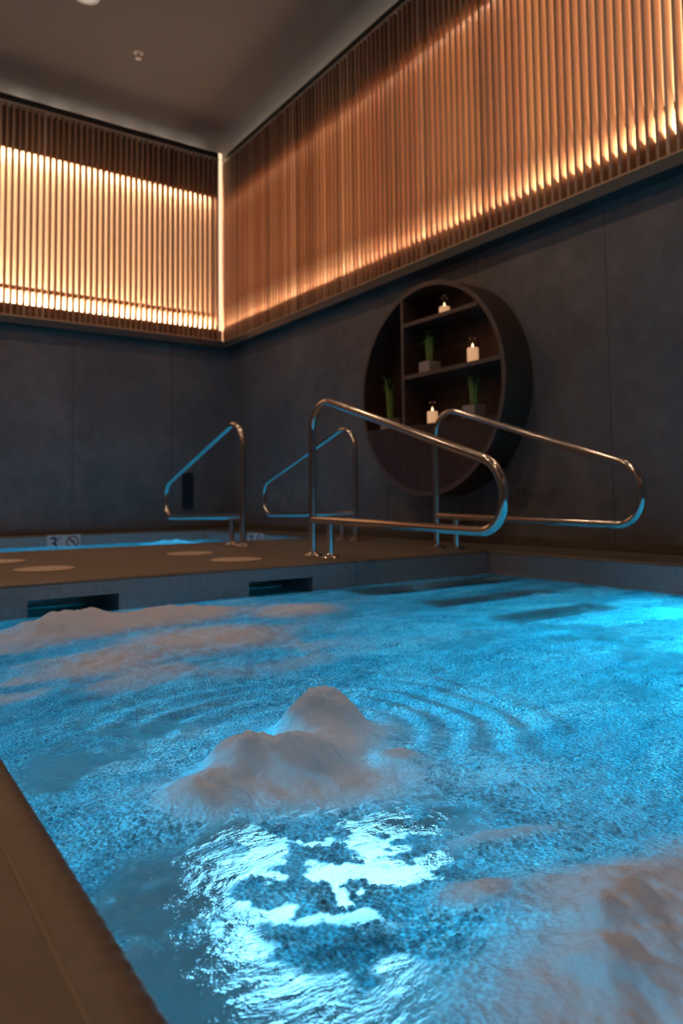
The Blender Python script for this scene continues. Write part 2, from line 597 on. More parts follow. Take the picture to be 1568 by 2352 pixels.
# deck as strips of full-width quads around the two basins (top faces at z = 0)
for x0, x1, y0, y1 in cells_minus(XL - 0.1, WX + 0.1, YN - 0.1, WY + 0.1, [near_hole, far_hole]):
    mb.quad((x0, y0, 0), (x1, y0, 0), (x1, y1, 0), (x0, y1, 0))
for h in (near_hole, far_hole):
    x0, x1, y0, y1 = h
    mb.quad((x0, y0, 0), (x1, y0, 0), (x1, y0, -0.05), (x0, y0, -0.05))
    mb.quad((x0, y1, 0), (x1, y1, 0), (x1, y1, -0.05), (x0, y1, -0.05))
    mb.quad((x0, y0, 0), (x0, y1, 0), (x0, y1, -0.05), (x0, y0, -0.05))
    mb.quad((x1, y0, 0), (x1, y1, 0), (x1, y1, -0.05), (x1, y0, -0.05))
struct(mb.build('floor', M['deck']), 'brown tiled pool deck around both pools', 'floor')

WT = 0.45
ZS = 2.02                          # top of the stone cladding
def wall(name, a, b, hidden):
    m_ = MB()
    m_.box(a, b)
    return struct(m_.build(name, M['wall']), hidden, 'wall')
def two_step_wall(name, lo, hi, label):
    m_ = MB()
    m_.box(*lo)
    m_.box(*hi)
    return struct(m_.build(name, M['wall']), label, 'wall')
two_step_wall('wall_back', ((XL - 0.1, WY, -0.05), (WX + WT, WY + WT, ZS)), ((XL - 0.1, WY + 0.16, ZS), (WX + WT, WY + WT, CEIL + 0.1)),
              'dark grey stone wall behind the far pool')
two_step_wall('wall_right', ((WX, YN, -0.05), (WX + WT, WY, ZS)), ((WX + 0.16, YN, ZS), (WX + WT, WY + 0.16, CEIL + 0.1)),
              'dark grey stone wall with the round shelf')
wall('wall_left', (XL - WT, YN, -0.05), (XL, WY + WT, CEIL + 0.1), 'dark grey stone wall out of frame on the left')
wall('wall_near', (XL - WT, YN - WT, -0.05), (WX + WT, YN, CEIL + 0.1), 'dark grey stone wall behind the camera')
mb = MB()
mb.box((XL - 0.1, YN - 0.1, CEIL), (WX + 0.44, WY + 0.44, CEIL + 0.1))
struct(mb.build('ceiling', M['ceiling']), 'brown painted ceiling', 'ceiling')

# ------------------------------------------------------------------ slatted wood screens with hidden LEDs
def T_back(u, w, z):  return (u, WY - w, z)
def T_right(u, w, z): return (WX - w, u, z)
def T_left(u, w, z):  return (XL + w, u, z)
def T_near(u, w, z):  return (u, YN + w, z)
PITCH = 0.0575
def screen(T, u0, u1, fin_fill, label, first, led_low='led_low'):
    root = thing('slatted_screen', label, 'wood screen', T((u0 + u1) / 2, 0.05, 2.08))
    inv = Vector(root.location)
    def B(mbx, name, mat, **k):
        mbx.v = [tuple(Vector(p) - inv) for p in mbx.v]
        return mbx.build(name, mat, root, **k)
    m_ = MB()
    n = int((u1 - u0) / PITCH)
    us = [first + i * PITCH for i in range(-400, 400)]
    us = [u for u in us if u0 + 0.01 < u < u1 - 0.005]
    for u in us:
        m_.box((u - 0.0095, 0.038, 2.085), (u + 0.0095, 0.100, 4.135), T)
    B(m_, 'slats', M['slat'])
    m_ = MB()
    for u in us:
        m_.box((u - 0.006, 0.0355, 2.40), (u + 0.006, 0.0375, 3.70), T)
    B(m_, 'backing_fill', fin_fill)  # glowing strips added behind the slats to brighten the backing panel
    m_ = MB(); m_.box((u0, -0.10, 2.08), (u1, -0.08, 4.15), T); B(m_, 'backing_panel', M['panel'])
    m_ = MB(); m_.box((u0, 0.020, 2.083), (u1, 0.034, 2.21), T); B(m_, 'lower_fascia', M['fascia'])
    m_ = MB(); m_.box((u0, 0.020, 3.72), (u1, 0.034, 4.13), T); B(m_, 'upper_fascia', M['fascia'])
    m_ = MB(); m_.box((u0, 0.029, 2.338), (u1, 0.0375, 2.384), T); B(m_, 'cross_rail', M['fascia'])
    m_ = MB(); m_.box((u0, -0.08, 2.068), (u1, 0.102, 2.083), T); B(m_, 'sill_board', M['panel'])
    m_ = MB(); m_.box((u0, -0.08, 4.135), (u1, 0.102, 4.15), T); B(m_, 'head_board', M['panel'])
    for zz, wa, wb in ((2.195, -0.020, -0.007), (3.756, -0.012, 0.003)):
        m_ = MB()
        k = int((u1 - u0) / 0.25)
        for i in range(k):
            a, b = u0 + (u1 - u0) * i / k, u0 + (u1 - u0) * (i + 1) / k
            m_.box((a, wa, zz - 0.004), (b, wb, zz + 0.004), T)
        B(m_, 'led_strip', M[led_low] if zz < 3 else M['led_high'])
    return root

screen(T_back, XL, 3.443, M['fin_fill_side'], 'backlit cedar slat screen on the back wall above the far pool', 1.271 + PITCH / 2)
screen(T_right, YN, 7.44, M['fin_fill_long'], 'long cedar slat screen on the right wall above the round shelf', 2.014)
screen(T_left, YN, WY - 0.12, M['fin_fill_side'], 'cedar slat screen on the left wall outside the photo', 0, 'led_dim')
screen(T_near, XL + 0.12, WX - 0.12, M['fin_fill_side'], 'cedar slat screen on the wall behind the camera', 0, 'led_dim')

# glowing strip added in place of the lit wall in the corner gap
root = thing('corner_glow', 'vertical cream glowing strip added for the lit wall in the corner gap between both slat screens', 'light', (3.47, 7.40, 2.2))
mb = MB(); mb.box((-0.026, 0.0, 0.0), (0.030, 0.012, 2.04)); mb.build('glow_face', M['lit_gap_glow'], root)
mb = MB(); mb.box((-0.026, 0.002, -0.12), (0.030, 0.03, 0.0)); mb.build('base_cap', M['panel'], root)

# grey metal ledge under the wood, black reveal over it
def ring(name, w0, w1, z0, z1, mat, sides, label):
    for i, (T, a, b) in enumerate(sides):
        m_ = MB(); m_.box((a, w0, z0), (b, w1, z1), T)
        struct(m_.build(name[i], mat), label[i], 'trim')
ring(['trim_1', 'trim_2', 'trim_3', 'trim_4'], 0.0, 0.115, 2.0, 2.066, M['trim'],
     [(T_back, XL, WX - 0.115), (T_right, YN, WY), (T_left, YN, WY - 0.115), (T_near, XL + 0.115, WX - 0.115)],
     ['grey metal ledge under the back slat screen', 'grey metal ledge under the right slat screen', 'grey metal ledge on the left wall', 'grey metal ledge on the near wall'])
ring(['trim_5', 'trim_6'], 0.078, 0.090, 4.151, 4.218, M['reveal'],
     [(T_back, XL, 3.44), (T_right, YN, WY - 0.09)],
     ['black shadow-gap trim above the back slat screen', 'black shadow-gap trim above the right slat screen'])
# unseen light strips added over the screens to brighten the ceiling edge
for T, a, b, lab in ((T_back, XL, WX - 0.2, 'unseen light strip added over the back slat screen to brighten the ceiling edge'), (T_right, YN, WY - 0.2, 'unseen light strip added over the right slat screen to brighten the ceiling edge')):
    m_ = MB()
    u = a
    while u < b:
        m_.box((u, -0.145, 4.176), (u + 0.14, -0.13, 4.190), T)
        u += 0.36
    m_.box((a, -0.150, 4.151), (b, -0.12, 4.172), T, mi=1)
    tag(m_.build('ceiling_fill_strip', [M['ceiling_fill_glow'], M['reveal']]), lab, 'light strip')

# thin skirting along the right and back wall
mb = MB(); mb.box((WX - 0.012, YN, 0.001), (WX, WY, 0.055)); struct(mb.build('baseboard_right', M['coping'], bevel=0.003), 'low brown skirting along the right wall', 'skirting')
mb = MB(); mb.box((XL, WY - 0.012, 0.001), (WX - 0.012, WY, 0.055)); struct(mb.build('baseboard_back', M['coping'], bevel=0.003), 'low brown skirting along the back wall', 'skirting')

# ------------------------------------------------------------------ pool basins and coping
def coping(name, X0, X1, Y0, Y1, label):
    """rounded nosing with small grip ribs, run around the basin"""
    m_ = MB()
    prof = [(0.0, -0.0155), (0.0, -0.013), (0.002, -0.0085), (0.006, -0.0040), (0.012, -0.001), (0.019, 0.0006), (0.030, 0.0006), (CW - 0.0025, 0.0006)]
    def run(P, n, ln):
        segs = max(2, int(ln / 0.0055))
        vs, fs = [], []
        for i in range(segs + 1):
            t = i / segs
            g = (i % 4 == 0) and n
            for (o_, z) in prof:
                d = 0.0012 if (g and o_ < 0.02) else 0.0
                vs.append(P(t, -o_ - d if o_ < 0.02 else -o_, z - (d if 0.001 < o_ < 0.02 else 0)))
        k = len(prof)
        for i in range(segs):
            for j in range(k - 1):
                fs.append((i * k + j, (i + 1) * k + j, (i + 1) * k + j + 1, i * k + j + 1))
        m_.add(vs, fs)
    # inward offset negative = away from the pool
    run(lambda t, o_, z: (X0 + o_, Y0 + o_ + t * (Y1 - Y0 - 2 * o_), z), 1, Y1 - Y0)
    run(lambda t, o_, z: (X1 - o_, Y0 + o_ + t * (Y1 - Y0 - 2 * o_), z), 0, Y1 - Y0)
    run(lambda t, o_, z: (X0 + o_ + t * (X1 - X0 - 2 * o_), Y0 + o_, z), 0, X1 - X0)
    run(lambda t, o_, z: (X0 + o_ + t * (X1 - X0 - 2 * o_), Y1 - o_, z), 0, X1 - X0)
    a, b = CW - 0.003, CW + 0.001
    for x0, x1, y0, y1 in ((X0 - b, X0 - a, Y0 - b, Y1 + b), (X1 + a, X1 + b, Y0 - b, Y1 + b), (X0 - a, X1 + a, Y0 - b, Y0 - a), (X0 - a, X1 + a, Y1 + a, Y1 + b)):
        m_.box((x0, y0, -0.004), (x1, y1, 0.0004), mi=1)
    return struct(m_.build(name, [M['coping'], M['grout']], smooth=True), label, 'pool coping')
coping('pool_coping', PX0, PX1, PY0, PY1, 'ribbed brown tile coping around the near pool')
coping('pool_coping', QX0, QX1, QY0, QY1, 'ribbed brown tile coping around the far pool')

SK = [(0.617, 0.973), (1.576, 1.926)]
def basin(name, X0, X1, Y0, Y1, depth, skim, label):
    m_ = MB()
    zt, zb = -0.045, -0.20           # dark mosaic band at the waterline, pale tile below
    def face(P0, P1, z0, z1, mi):
        m_.quad((*P0, z0), (*P1, z0), (*P1, z1), (*P0, z1), mi)
    for (P0, P1) in (((X0, Y0), (X0, Y1)), ((X1, Y0), (X1, Y1)), ((X0, Y0), (X1, Y0))):
        face(P0, P1, zb, zt + 0.03, 0)
        face(P0, P1, -depth, zb, 1)
    face((X0, Y1), (X1, Y1), -depth, zb, 1)
    if skim:
        xs_ = [X0] + [v for s_ in skim for v in s_] + [X1]
        for i in range(0, len(xs_), 2):
            face((xs_[i], Y1), (xs_[i + 1], Y1), zb, zt + 0.03, 0)
        for a, b in skim:
            face((a, Y1), (b, Y1), -0.069, zt + 0.03, 0)
            D = 0.30
            m_.quad((a, Y1, zb), (a, Y1 + D, zb), (a, Y1 + D, -0.069), (a, Y1, -0.069), 0)
            m_.quad((b, Y1, zb), (b, Y1 + D, zb), (b, Y1 + D, -0.069), (b, Y1, -0.069), 0)
            m_.quad((a, Y1 + D, zb), (b, Y1 + D, zb), (b, Y1 + D, -0.069), (a, Y1 + D, -0.069), 0)
            m_.quad((a, Y1, zb), (b, Y1, zb), (b, Y1 + D, zb), (a, Y1 + D, zb), 0)
            m_.quad((a, Y1, -0.069), (b, Y1, -0.069), (b, Y1 + D, -0.069), (a, Y1 + D, -0.069), 0)
    else:
        face((X0, Y1), (X1, Y1), zb, zt + 0.03, 0)
    m_.quad((X0, Y0, -depth), (X1, Y0, -depth), (X1, Y1, -depth), (X0, Y1, -depth), 1)
    return struct(m_.build(name, [M['tile'], M['pooltile']]), label, 'pool basin')
basin('pool_basin', PX0, PX1, PY0, PY1, 1.05, SK, 'tiled basin of the near pool with two skimmer openings')
basin('pool_basin', QX0, QX1, QY0, QY1, 1.05, None, 'tiled basin of the far pool')

# entry steps in the far right corner of the near pool
root = thing('pool_steps', 'submerged tiled steps with dark nosings below the right-hand pair of handrails', 'steps', (2.6, 3.04, -1.05))
def rel(m_, root):
    m_.v = [tuple(Vector(p) - Vector(root.location)) for p in m_.v]
    return m_
for i, (ye, z) in enumerate(((2.78, -0.20), (2.47, -0.38), (2.17, -0.56), (1.88, -0.74))):
    mb = MB(); mb.box((2.02, ye, -1.048), (3.138, (3.048 if i == 0 else ye + 0.31), z)); rel(mb, root).build('step', M['steptile'], root)
    mb = MB(); mb.box((2.02, ye - 0.003, z - 0.03), (3.137, ye + 0.045, z + 0.003)); rel(mb, root).build('nosing', M['dark_tile'], root)

# underwater lamps
def pool_lamp(loc, nrm, mat, label, r=0.13, group=None):
    root = thing('pool_lamp', label, 'underwater lamp', loc, group)
    ax = 'X' if abs(nrm[0]) > 0.5 else ('Y' if abs(nrm[1]) > 0.5 else 'Z')
    s_ = nrm[0] + nrm[1] + nrm[2]
    m_ = MB(); m_.lathe([(r, 0.020 * s_), (r, 0.012 * s_)], (0, 0, 0), ax, 32); m_.build('lens', mat, root)
    m_ = MB(); m_.lathe([(r + 0.002, 0.0), (r + 0.022, 0.0), (r + 0.020, 0.016 * s_), (r + 0.002, 0.018 * s_)], (0, 0, 0), ax, 32, close=True)
    m_.build('lamp_ring', M['lamp_body'], root, smooth=True)
    return root
pool_lamp((PX1, 1.30, -0.45), (-1, 0, 0), M['lens'], 'underwater lamp in the right side of the near pool, far one', 0.11)
pool_lamp((PX1, 0.5, -0.62), (-1, 0, 0), M['lens'], 'underwater lamp in the right side of the near pool, near one')
pool_lamp((1.95, PY0, -0.62), (0, 1, 0), M['lens'], 'underwater lamp in the pool wall behind the camera')
pool_lamp((2.75, PY0, -0.50), (0, 1, 0), M['lens'], 'extra unseen underwater lamp added in the pool wall behind the camera, towards the right wall')  # extra lamp added to brighten the step treads
pool_lamp((1.0, QY0, -0.55), (0, 1, 0), M['lens_far'], 'underwater lamp in the near side of the far pool, left one')
pool_lamp((2.6, QY0, -0.55), (0, 1, 0), M['lens_far'], 'underwater lamp in the near side of the far pool, right one')
# bench along the left side of the near pool with a lamp set in it
mb = MB(); mb.box((PX0 + 0.001, -0.4, -1.048), (1.05, 1.65, -0.62)); 
struct(mb.build('pool_bench', M['pooltile']), 'submerged tiled bench along the left side of the near pool', 'bench')
pool_lamp((0.72, 1.08, -0.62), (0, 0, 1), M['lens_floor'], 'pale underwater lamp set in the bench under the bright patch of water', 0.20)

# ------------------------------------------------------------------ water
rng = np.random.RandomState(3)
LAT = rng.rand(256, 256)
def vnoise(x, y, seed=0):
    x = x + seed * 17.13; y = y + seed * 9.71
    xi, yi = np.floor(x).astype(int), np.floor(y).astype(int)
    fx, fy = x - xi, y - yi
    fx = fx * fx * (3 - 2 * fx); fy = fy * fy * (3 - 2 * fy)
    g = lambda a, b: LAT[(xi + a) % 256, (yi + b) % 256]
    return (g(0, 0) * (1 - fx) + g(1, 0) * fx) * (1 - fy) + (g(0, 1) * (1 - fx) + g(1, 1) * fx) * fy
def fbm(x, y, f, oct=5, seed=0, gain=0.5):
    s = np.zeros_like(x); a = 1.0; t = 0.0
    c, d = math.cos(0.6), math.sin(0.6)
    for i in range(oct):
        s += a * vnoise(x * f, y * f, seed + i * 3); t += a
        a *= gain; f *= 2.03
        x, y = x * c - y * d, x * d + y * c
    return s / t
def gauss(x, y, cx, cy, sx, sy, rot=0.0):
    c, d = math.cos(rot), math.sin(rot)
    u = (x - cx) * c + (y - cy) * d
    v = -(x - cx) * d + (y - cy) * c
    return np.exp(-0.5 * ((u / sx) ** 2 + (v / sy) ** 2))
def sstep(a, b, v):
    t = np.clip((v - a) / (b - a), 0, 1)
    return t * t * (3 - 2 * t)
# view direction on the floor (the photo looks along +X+Y), used only to orient the elongated plumes
PL = [  # x, y, sx, sy, rot, height, foam
    (0.770, 1.195, 0.046, 0.050, 0.6, 0.066, 1.0),
    (0.800, 1.150, 0.060, 0.060, 0.6, 0.026, 0.9),
    (0.68, 1.09, 0.12, 0.07, 0.5, 0.014, 1.0),
    (0.545, 1.10, 0.034, 0.045, 0.2, 0.056, 1.0),
    (0.640, 1.045, 0.036, 0.045, 0.2, 0.040, 1.0),
    (0.455, 1.03, 0.055, 0.045, 0.0, 0.034, 0.9),
    (0.790, 0.985, 0.030, 0.026, 0.6, 0.018, 0.8),
    (0.60, 1.00, 0.150, 0.060, -0.45, 0.012, 0.9),
    (0.72, 1.09, 0.070, 0.060, 0.0, 0.014, 0.7),
    (0.66, 2.66, 0.11, 0.10, 0.2, 0.052, 1.0),
    (1.09, 2.72, 0.13, 0.09, 0.2, 0.034, 0.8),
    (0.88, 2.62, 0.12, 0.10, 0.2, 0.022, 0.8),
    (1.50, 2.55, 0.16, 0.12, 0.2, 0.018, 0.85),
    (0.95, 2.20, 0.22, 0.16, 0.3, 0.020, 0.9),
    (0.86, 2.62, 0.36, 0.12, 0.12, 0.012, 0.95),
    (0.62, 2.05, 0.16, 0.12, 0.2, 0.014, 0.8),
    (0.80, 1.80, 0.22, 0.10, 0.2, 0.010, 0.5),
    (0.68, 0.45, 0.095, 0.085, 0.5, 0.034, 1.0),
    (0.56, 0.40, 0.10, 0.09, 0.3, 0.028, 1.0),
    (0.85, 0.36, 0.13, 0.12, 0.3, 0.034, 1.0),
    (0.59, 0.60, 0.040, 0.030, -0.5, 0.014, 0.8),
    (0.74, 0.70, 0.080, 0.022, -0.35, 0.010, 0.6),
]
def near_fields(x, y):
    warp = 0.035 * (fbm(x, y, 9, 3, 5) - 0.5)
    warp2 = 0.035 * (fbm(x, y, 9, 3, 8) - 0.5)
    xw, yw = x + warp, y + warp2
    h = np.zeros_like(x); fo = np.zeros_like(x)
    for cx, cy, sx, sy, rot, hh, f in PL:
        g = gauss(xw, yw, cx, cy, sx, sy, rot)
        if hh > 0.035:      # boiling plumes have rounded, flattened tops
            g = np.exp(-(np.maximum(-np.log(np.maximum(g, 1e-12)), 0) * 0.85) ** 1.45)
        lump = 0.72 + 0.56 * fbm(x, y, 22, 4, 11)
        h = h + hh * g * lump
        fo = np.maximum(fo, f * gauss(xw, yw, cx, cy, sx * 1.5, sy * 1.5, rot))
    calm = gauss(x, y, 2.5, 2.6, 0.7, 0.55)
    ripples = 0.016 * (fbm(x * 0.7 + y * 0.35, y * 1.1 - 0.3 * x, 5.5, 5, 21, 0.52) - 0.5) + 0.007 * (fbm(x, y * 1.6, 22, 5, 33, 0.6) - 0.5)
    # rings spreading from the big plume
    r = np.hypot(x - 0.76, y - 1.22)
    ripples += 0.0035 * np.sin(r * 75 + 5 * fbm(x, y, 4, 2, 40)) * np.exp(-((r - 0.32) / 0.18) ** 2) * (x + y > 1.9)
    h = h + ripples * (1 - 0.6 * calm) + 0.005 * fo * (fbm(x, y, 48, 4, 15, 0.6) - 0.5)
    # churned streaks
    st = fbm(x + 0.4 * y, y * 1.7 - 0.5 * x, 3.2, 6, 51, 0.6)
    fine = fbm(x, y, 60, 4, 60)
    fo = fo * (0.80 + 0.5 * st) + 0.10 * (fine - 0.5) * fo
    foam = sstep(0.22, 0.92, fo)
    left = 1 - sstep(0.75, 1.5, x - 0.25 * (y - 1.0))
    foam = np.maximum(foam, 0.78 * left * sstep(0.40, 0.60, st) * sstep(1.45, 1.9, y))
    foam = np.maximum(foam, 0.30 * sstep(0.55, 0.75, st))
    # clear windows: over the steps, by the near coping, around the bench lamp
    steps_ = gauss(x, y, 2.50, 2.35, 0.55, 0.50)
    clr = 0.30 * sstep(0.35, 0.70, steps_ + 0.5 * (st - 0.5))
    # calm slicks of clear water standing over the treads
    wob = 0.10 * (st - 0.5) + 0.02 * (fine - 0.5)
    for sx0, sx1, sy0, sy1 in ((1.98, 3.02, 2.70, 2.98), (1.98, 2.86, 2.25, 2.46), (1.95, 2.66, 1.80, 2.00)):
        m = sstep(sx0, sx0 + 0.12, x + wob) * (1 - sstep(sx1 - 0.12, sx1 + 0.05, x + wob))
        m = m * sstep(sy0 - 0.012, sy0 + 0.012, y + 0.35 * wob) * (1 - sstep(sy1 - 0.07, sy1 + 0.03, y + wob))
        clr = np.maximum(clr, 0.92 * m)
    patch = gauss(xw, yw, 0.56, 0.82, 0.17, 0.13)
    pn = fbm(x + 0.2 * y, y, 23, 4, 70, 0.55)
    clr = np.maximum(clr, sstep(0.475, 0.525, pn) * sstep(0.25, 0.55, patch))
    pn2 = fbm(x, y, 7, 4, 77)
    nearl = gauss(x, y, 0.34, 0.66, 0.12, 0.22)
    clr = np.maximum(clr, 0.9 * sstep(0.50, 0.58, pn2) * sstep(0.3, 0.6, nearl))
    l2 = gauss(x, y, 0.47, 1.36, 0.13, 0.10) + gauss(x, y, 0.38, 1.22, 0.10, 0.10)
    clr = np.maximum(clr, 0.8 * sstep(0.46, 0.58, pn2) * sstep(0.35, 0.7, l2))
    clr = np.maximum(clr, 0.45 * sstep(0.52, 0.66, fbm(x, y, 4.5, 4, 81)) * sstep(1.2, 1.7, x))
    clr = clr * (1 - foam)
    raft = np.clip(1 - clr - foam, 0, 1)
    return h, foam, clr, raft, sstep(0.2, 0.6, np.maximum(calm, steps_))

def axis(parts):
    out = []
    for a, b, st in parts:
        out.append(np.arange(a, b - 1e-6, st))
    out.append([parts[-1][1]])
    return np.concatenate(out)

def water(name, xs_, ys_, fields, z0, mat, label, extra=None):
    X, Y = np.meshgrid(xs_, ys_)
    h, foam, clr, raft, calm = fields(X, Y)
    nx, ny = len(xs_), len(ys_)
    co = np.stack([X, Y, z0 + h], -1).reshape(-1, 3)
    idx = np.arange(nx * ny).reshape(ny, nx)
    q = np.stack([idx[:-1, :-1], idx[:-1, 1:], idx[1:, 1:], idx[1:, :-1]], -1).reshape(-1, 4)
    if extra:
        for (a, b, c, d) in extra:      # water standing in the skimmer mouths
            n0 = len(co)
            co = np.vstack([co, [(a, c, z0), (b, c, z0), (b, d, z0), (a, d, z0)]])
            q = np.vstack([q, [(n0, n0 + 1, n0 + 2, n0 + 3)]])
    me = bpy.data.meshes.new(name)
    me.vertices.add(len(co)); me.vertices.foreach_set('co', co.ravel())
    me.loops.add(q.size); me.loops.foreach_set('vertex_index', q.ravel())
    me.polygons.add(len(q))
    me.polygons.foreach_set('loop_start', np.arange(len(q)) * 4)
    me.polygons.foreach_set('loop_total', np.full(len(q), 4))
    me.polygons.foreach_set('use_smooth', np.ones(len(q), bool))
    for nm, arr, dflt in (('foam', foam, 0.0), ('clear', clr, 0.85), ('raft', raft, 0.0), ('calm', calm, 0.5)):
        at = me.attributes.new(nm, 'FLOAT', 'POINT')
        v = np.full(len(co), dflt, np.float32)
        v[:nx * ny] = arr.ravel()
        at.data.foreach_set('value', v)
    me.update(calc_edges=True)
    me.materials.append(mat)
    o = bpy.data.objects.new(name, me)
    COL.objects.link(o)
    return tag(o, label, 'water', kind='stuff')

xs_ = axis([(PX0 - 0.001, 1.20, 0.0035), (1.20, 1.8, 0.006), (1.8, PX1 + 0.001, 0.010)])
ys_ = axis([(PY0 - 0.001, 0.2, 0.04), (0.2, 1.6, 0.0035), (1.6, PY1 + 0.001, 0.0075)])
water('pool_water', xs_, ys_, near_fields, WATER, M['water'], 'churning bright cyan water with froth in the near pool',
      extra=[(a, b, PY1, PY1 + 0.30) for a, b in SK])

def far_fields(x, y):
    h = 0.022 * (fbm(x * 0.6, y, 5, 4, 90) - 0.5) + 0.075 * gauss(x, y, 2.42, 6.1, 0.22, 0.25) * (0.7 + 0.6 * fbm(x, y, 14, 3, 95)) \
        + 0.03 * gauss(x, y, 1.55, 6.6, 0.3, 0.2)
    foam = 0.35 * sstep(0.4, 0.9, gauss(x, y, 2.42, 6.1, 0.25, 0.25))
    clr = 0.15 * np.ones_like(x)
    return h, foam, clr, 1 - foam - clr, 0 * x
water('pool_water', axis([(QX0 - 0.001, QX1 + 0.001, 0.02)]), axis([(QY0 - 0.001, QY1 + 0.001, 0.02)]), far_fields, -0.108, M['water'],
      'bright blue bubbling water in the far pool')

# bubbles floating in rafts
def make_bubbles():
    N = 60000
    r0 = np.random.RandomState(11)
    # candidate points, denser near the bright patch of water
    bx = r0.uniform(PX0 + 0.01, 1.15, N); by = r0.uniform(0.42, 1.35, N)
    h, foam, clr, raft, _ = near_fields(bx, by)
    rn = fbm(bx, by, 22, 3, 120)
    dens = gauss(bx, by, 0.50, 0.78, 0.20, 0.20) + 0.5 * gauss(bx, by, 0.36, 0.62, 0.10, 0.14) + 0.5 * gauss(bx, by, 0.62, 0.90, 0.25, 0.06, -0.35)
    keep = (clr < 0.35) & (foam < 0.5) & (r0.rand(N) < np.clip(dens, 0, 1) * sstep(0.42, 0.60, rn))
    keep |= (clr < 0.6) & (foam < 0.5) & (r0.rand(N) < 0.006)
    bx, by, h = bx[keep], by[keep], h[keep]
    n = len(bx)
    rad = 0.0015 + 0.0024 * r0.rand(n) ** 2
    seg, rings = 8, 3
    base = [(0, 0, 1.0)]
    for i in range(1, rings + 1):
        a = math.pi / 2 * i / rings
        for k in range(seg):
            b = 2 * math.pi * k / seg
            base.append((math.sin(a) * math.cos(b), math.sin(a) * math.sin(b), math.cos(a)))
    base = np.array(base)
    nv = len(base)
    co = base[None] * rad[:, None, None]
    co[..., 0] += bx[:, None]; co[..., 1] += by[:, None]; co[..., 2] += (WATER + h)[:, None] - 0.0002
    tri = [(0, 1 + k, 1 + (k + 1) % seg) for k in range(seg)]
    quad = [(1 + i * seg + k, 1 + (i + 1) * seg + k, 1 + (i + 1) * seg + (k + 1) % seg, 1 + i * seg + (k + 1) % seg)
            for i in range(rings - 1) for k in range(seg)]
    lv = np.array([v for t in tri for v in t] + [v for t in quad for v in t])
    lt = np.array([3] * len(tri) + [4] * len(quad))
    LV = (lv[None] + (np.arange(n) * nv)[:, None]).ravel()
    LT = np.tile(lt, n)
    LS = np.concatenate([[0], np.cumsum(LT)[:-1]])
    me = bpy.data.meshes.new('water_bubbles')
    me.vertices.add(n * nv); me.vertices.foreach_set('co', co.ravel())
    me.loops.add(len(LV)); me.loops.foreach_set('vertex_index', LV)
    me.polygons.add(len(LT)); me.polygons.foreach_set('loop_start', LS); me.polygons.foreach_set('loop_total', LT)
    me.polygons.foreach_set('use_smooth', np.ones(len(LT), bool))
    me.update(calc_edges=True)
    me.materials.append(M['bubble'])
    o = bpy.data.objects.new('water_bubbles', me)
    COL.objects.link(o)
    tag(o, 'rafts of small clear bubbles floating on the near pool water', 'bubbles', kind='stuff')
make_bubbles()

# ------------------------------------------------------------------ handrails
def fillet(pts, rads, n=10):
    out = [Vector(pts[0])]
    for i in range(1, len(pts) - 1):
        p, a, b = Vector(pts[i]), Vector(pts[i - 1]), Vector(pts[i + 1])
        u, v = (a - p).normalized(), (b - p).normalized()
        ang = u.angle(v)
        r = rads[i - 1]
        d = r / math.tan(ang / 2)
        c = p + (u + v).normalized() * (r / math.sin(ang / 2))
        s0, s1 = p + u * d - c, p + v * d - c
        tot = s0.angle(s1)
        for k in range(n + 1):
            t = k / n
            q = (s0 * math.sin((1 - t) * tot) + s1 * math.sin(t * tot)) / math.sin(tot)
            out.append(c + q)
    out.append(Vector(pts[-1]))
    return out
def handrail(x, y, s_, label):
    root = thing('handrail', label, 'handrail', (x, y, 0), 'steel handrails at the pool edges')
    P = lambda t, z: (0, s_ * t, z)
    path = fillet([P(0, 0.002), P(0, 0.885), P(1.40, 0.437), P(1.40, 0.172), P(0.0, 0.199)], [0.15, 0.15, 0.125])
    m_ = MB(); m_.tube(path, 0.0205, 20); m_.build('rail_tube', M['steel'], root, smooth=True)
    m_ = MB(); m_.tube([P(0.17, 0.002), P(0.17, 0.19)], 0.0195, 20); m_.build('support_post', M['steel'], root, smooth=True)
    for t in (0, 0.17):
        m_ = MB(); m_.lathe([(0.052, 0.001), (0.052, 0.006), (0.045, 0.012), (0.028, 0.016), (0.0215, 0.022)], P(t, 0), 'Z', 32)
        m_.build('flange', M['steel'], root, smooth=True)
    return root
handrail(2.15, 3.40, -1, 'largest steel handrail, looping from the central walkway out over the near pool')
handrail(3.045, 3.385, -1, 'steel handrail over the near pool, closest to the right wall')
handrail(2.245, 4.43, 1, 'leftmost steel handrail, its underside cyan, looping out over the far pool')
handrail(3.135, 4.37, 1, 'steel handrail over the far pool, seen behind the post of the largest handrail')

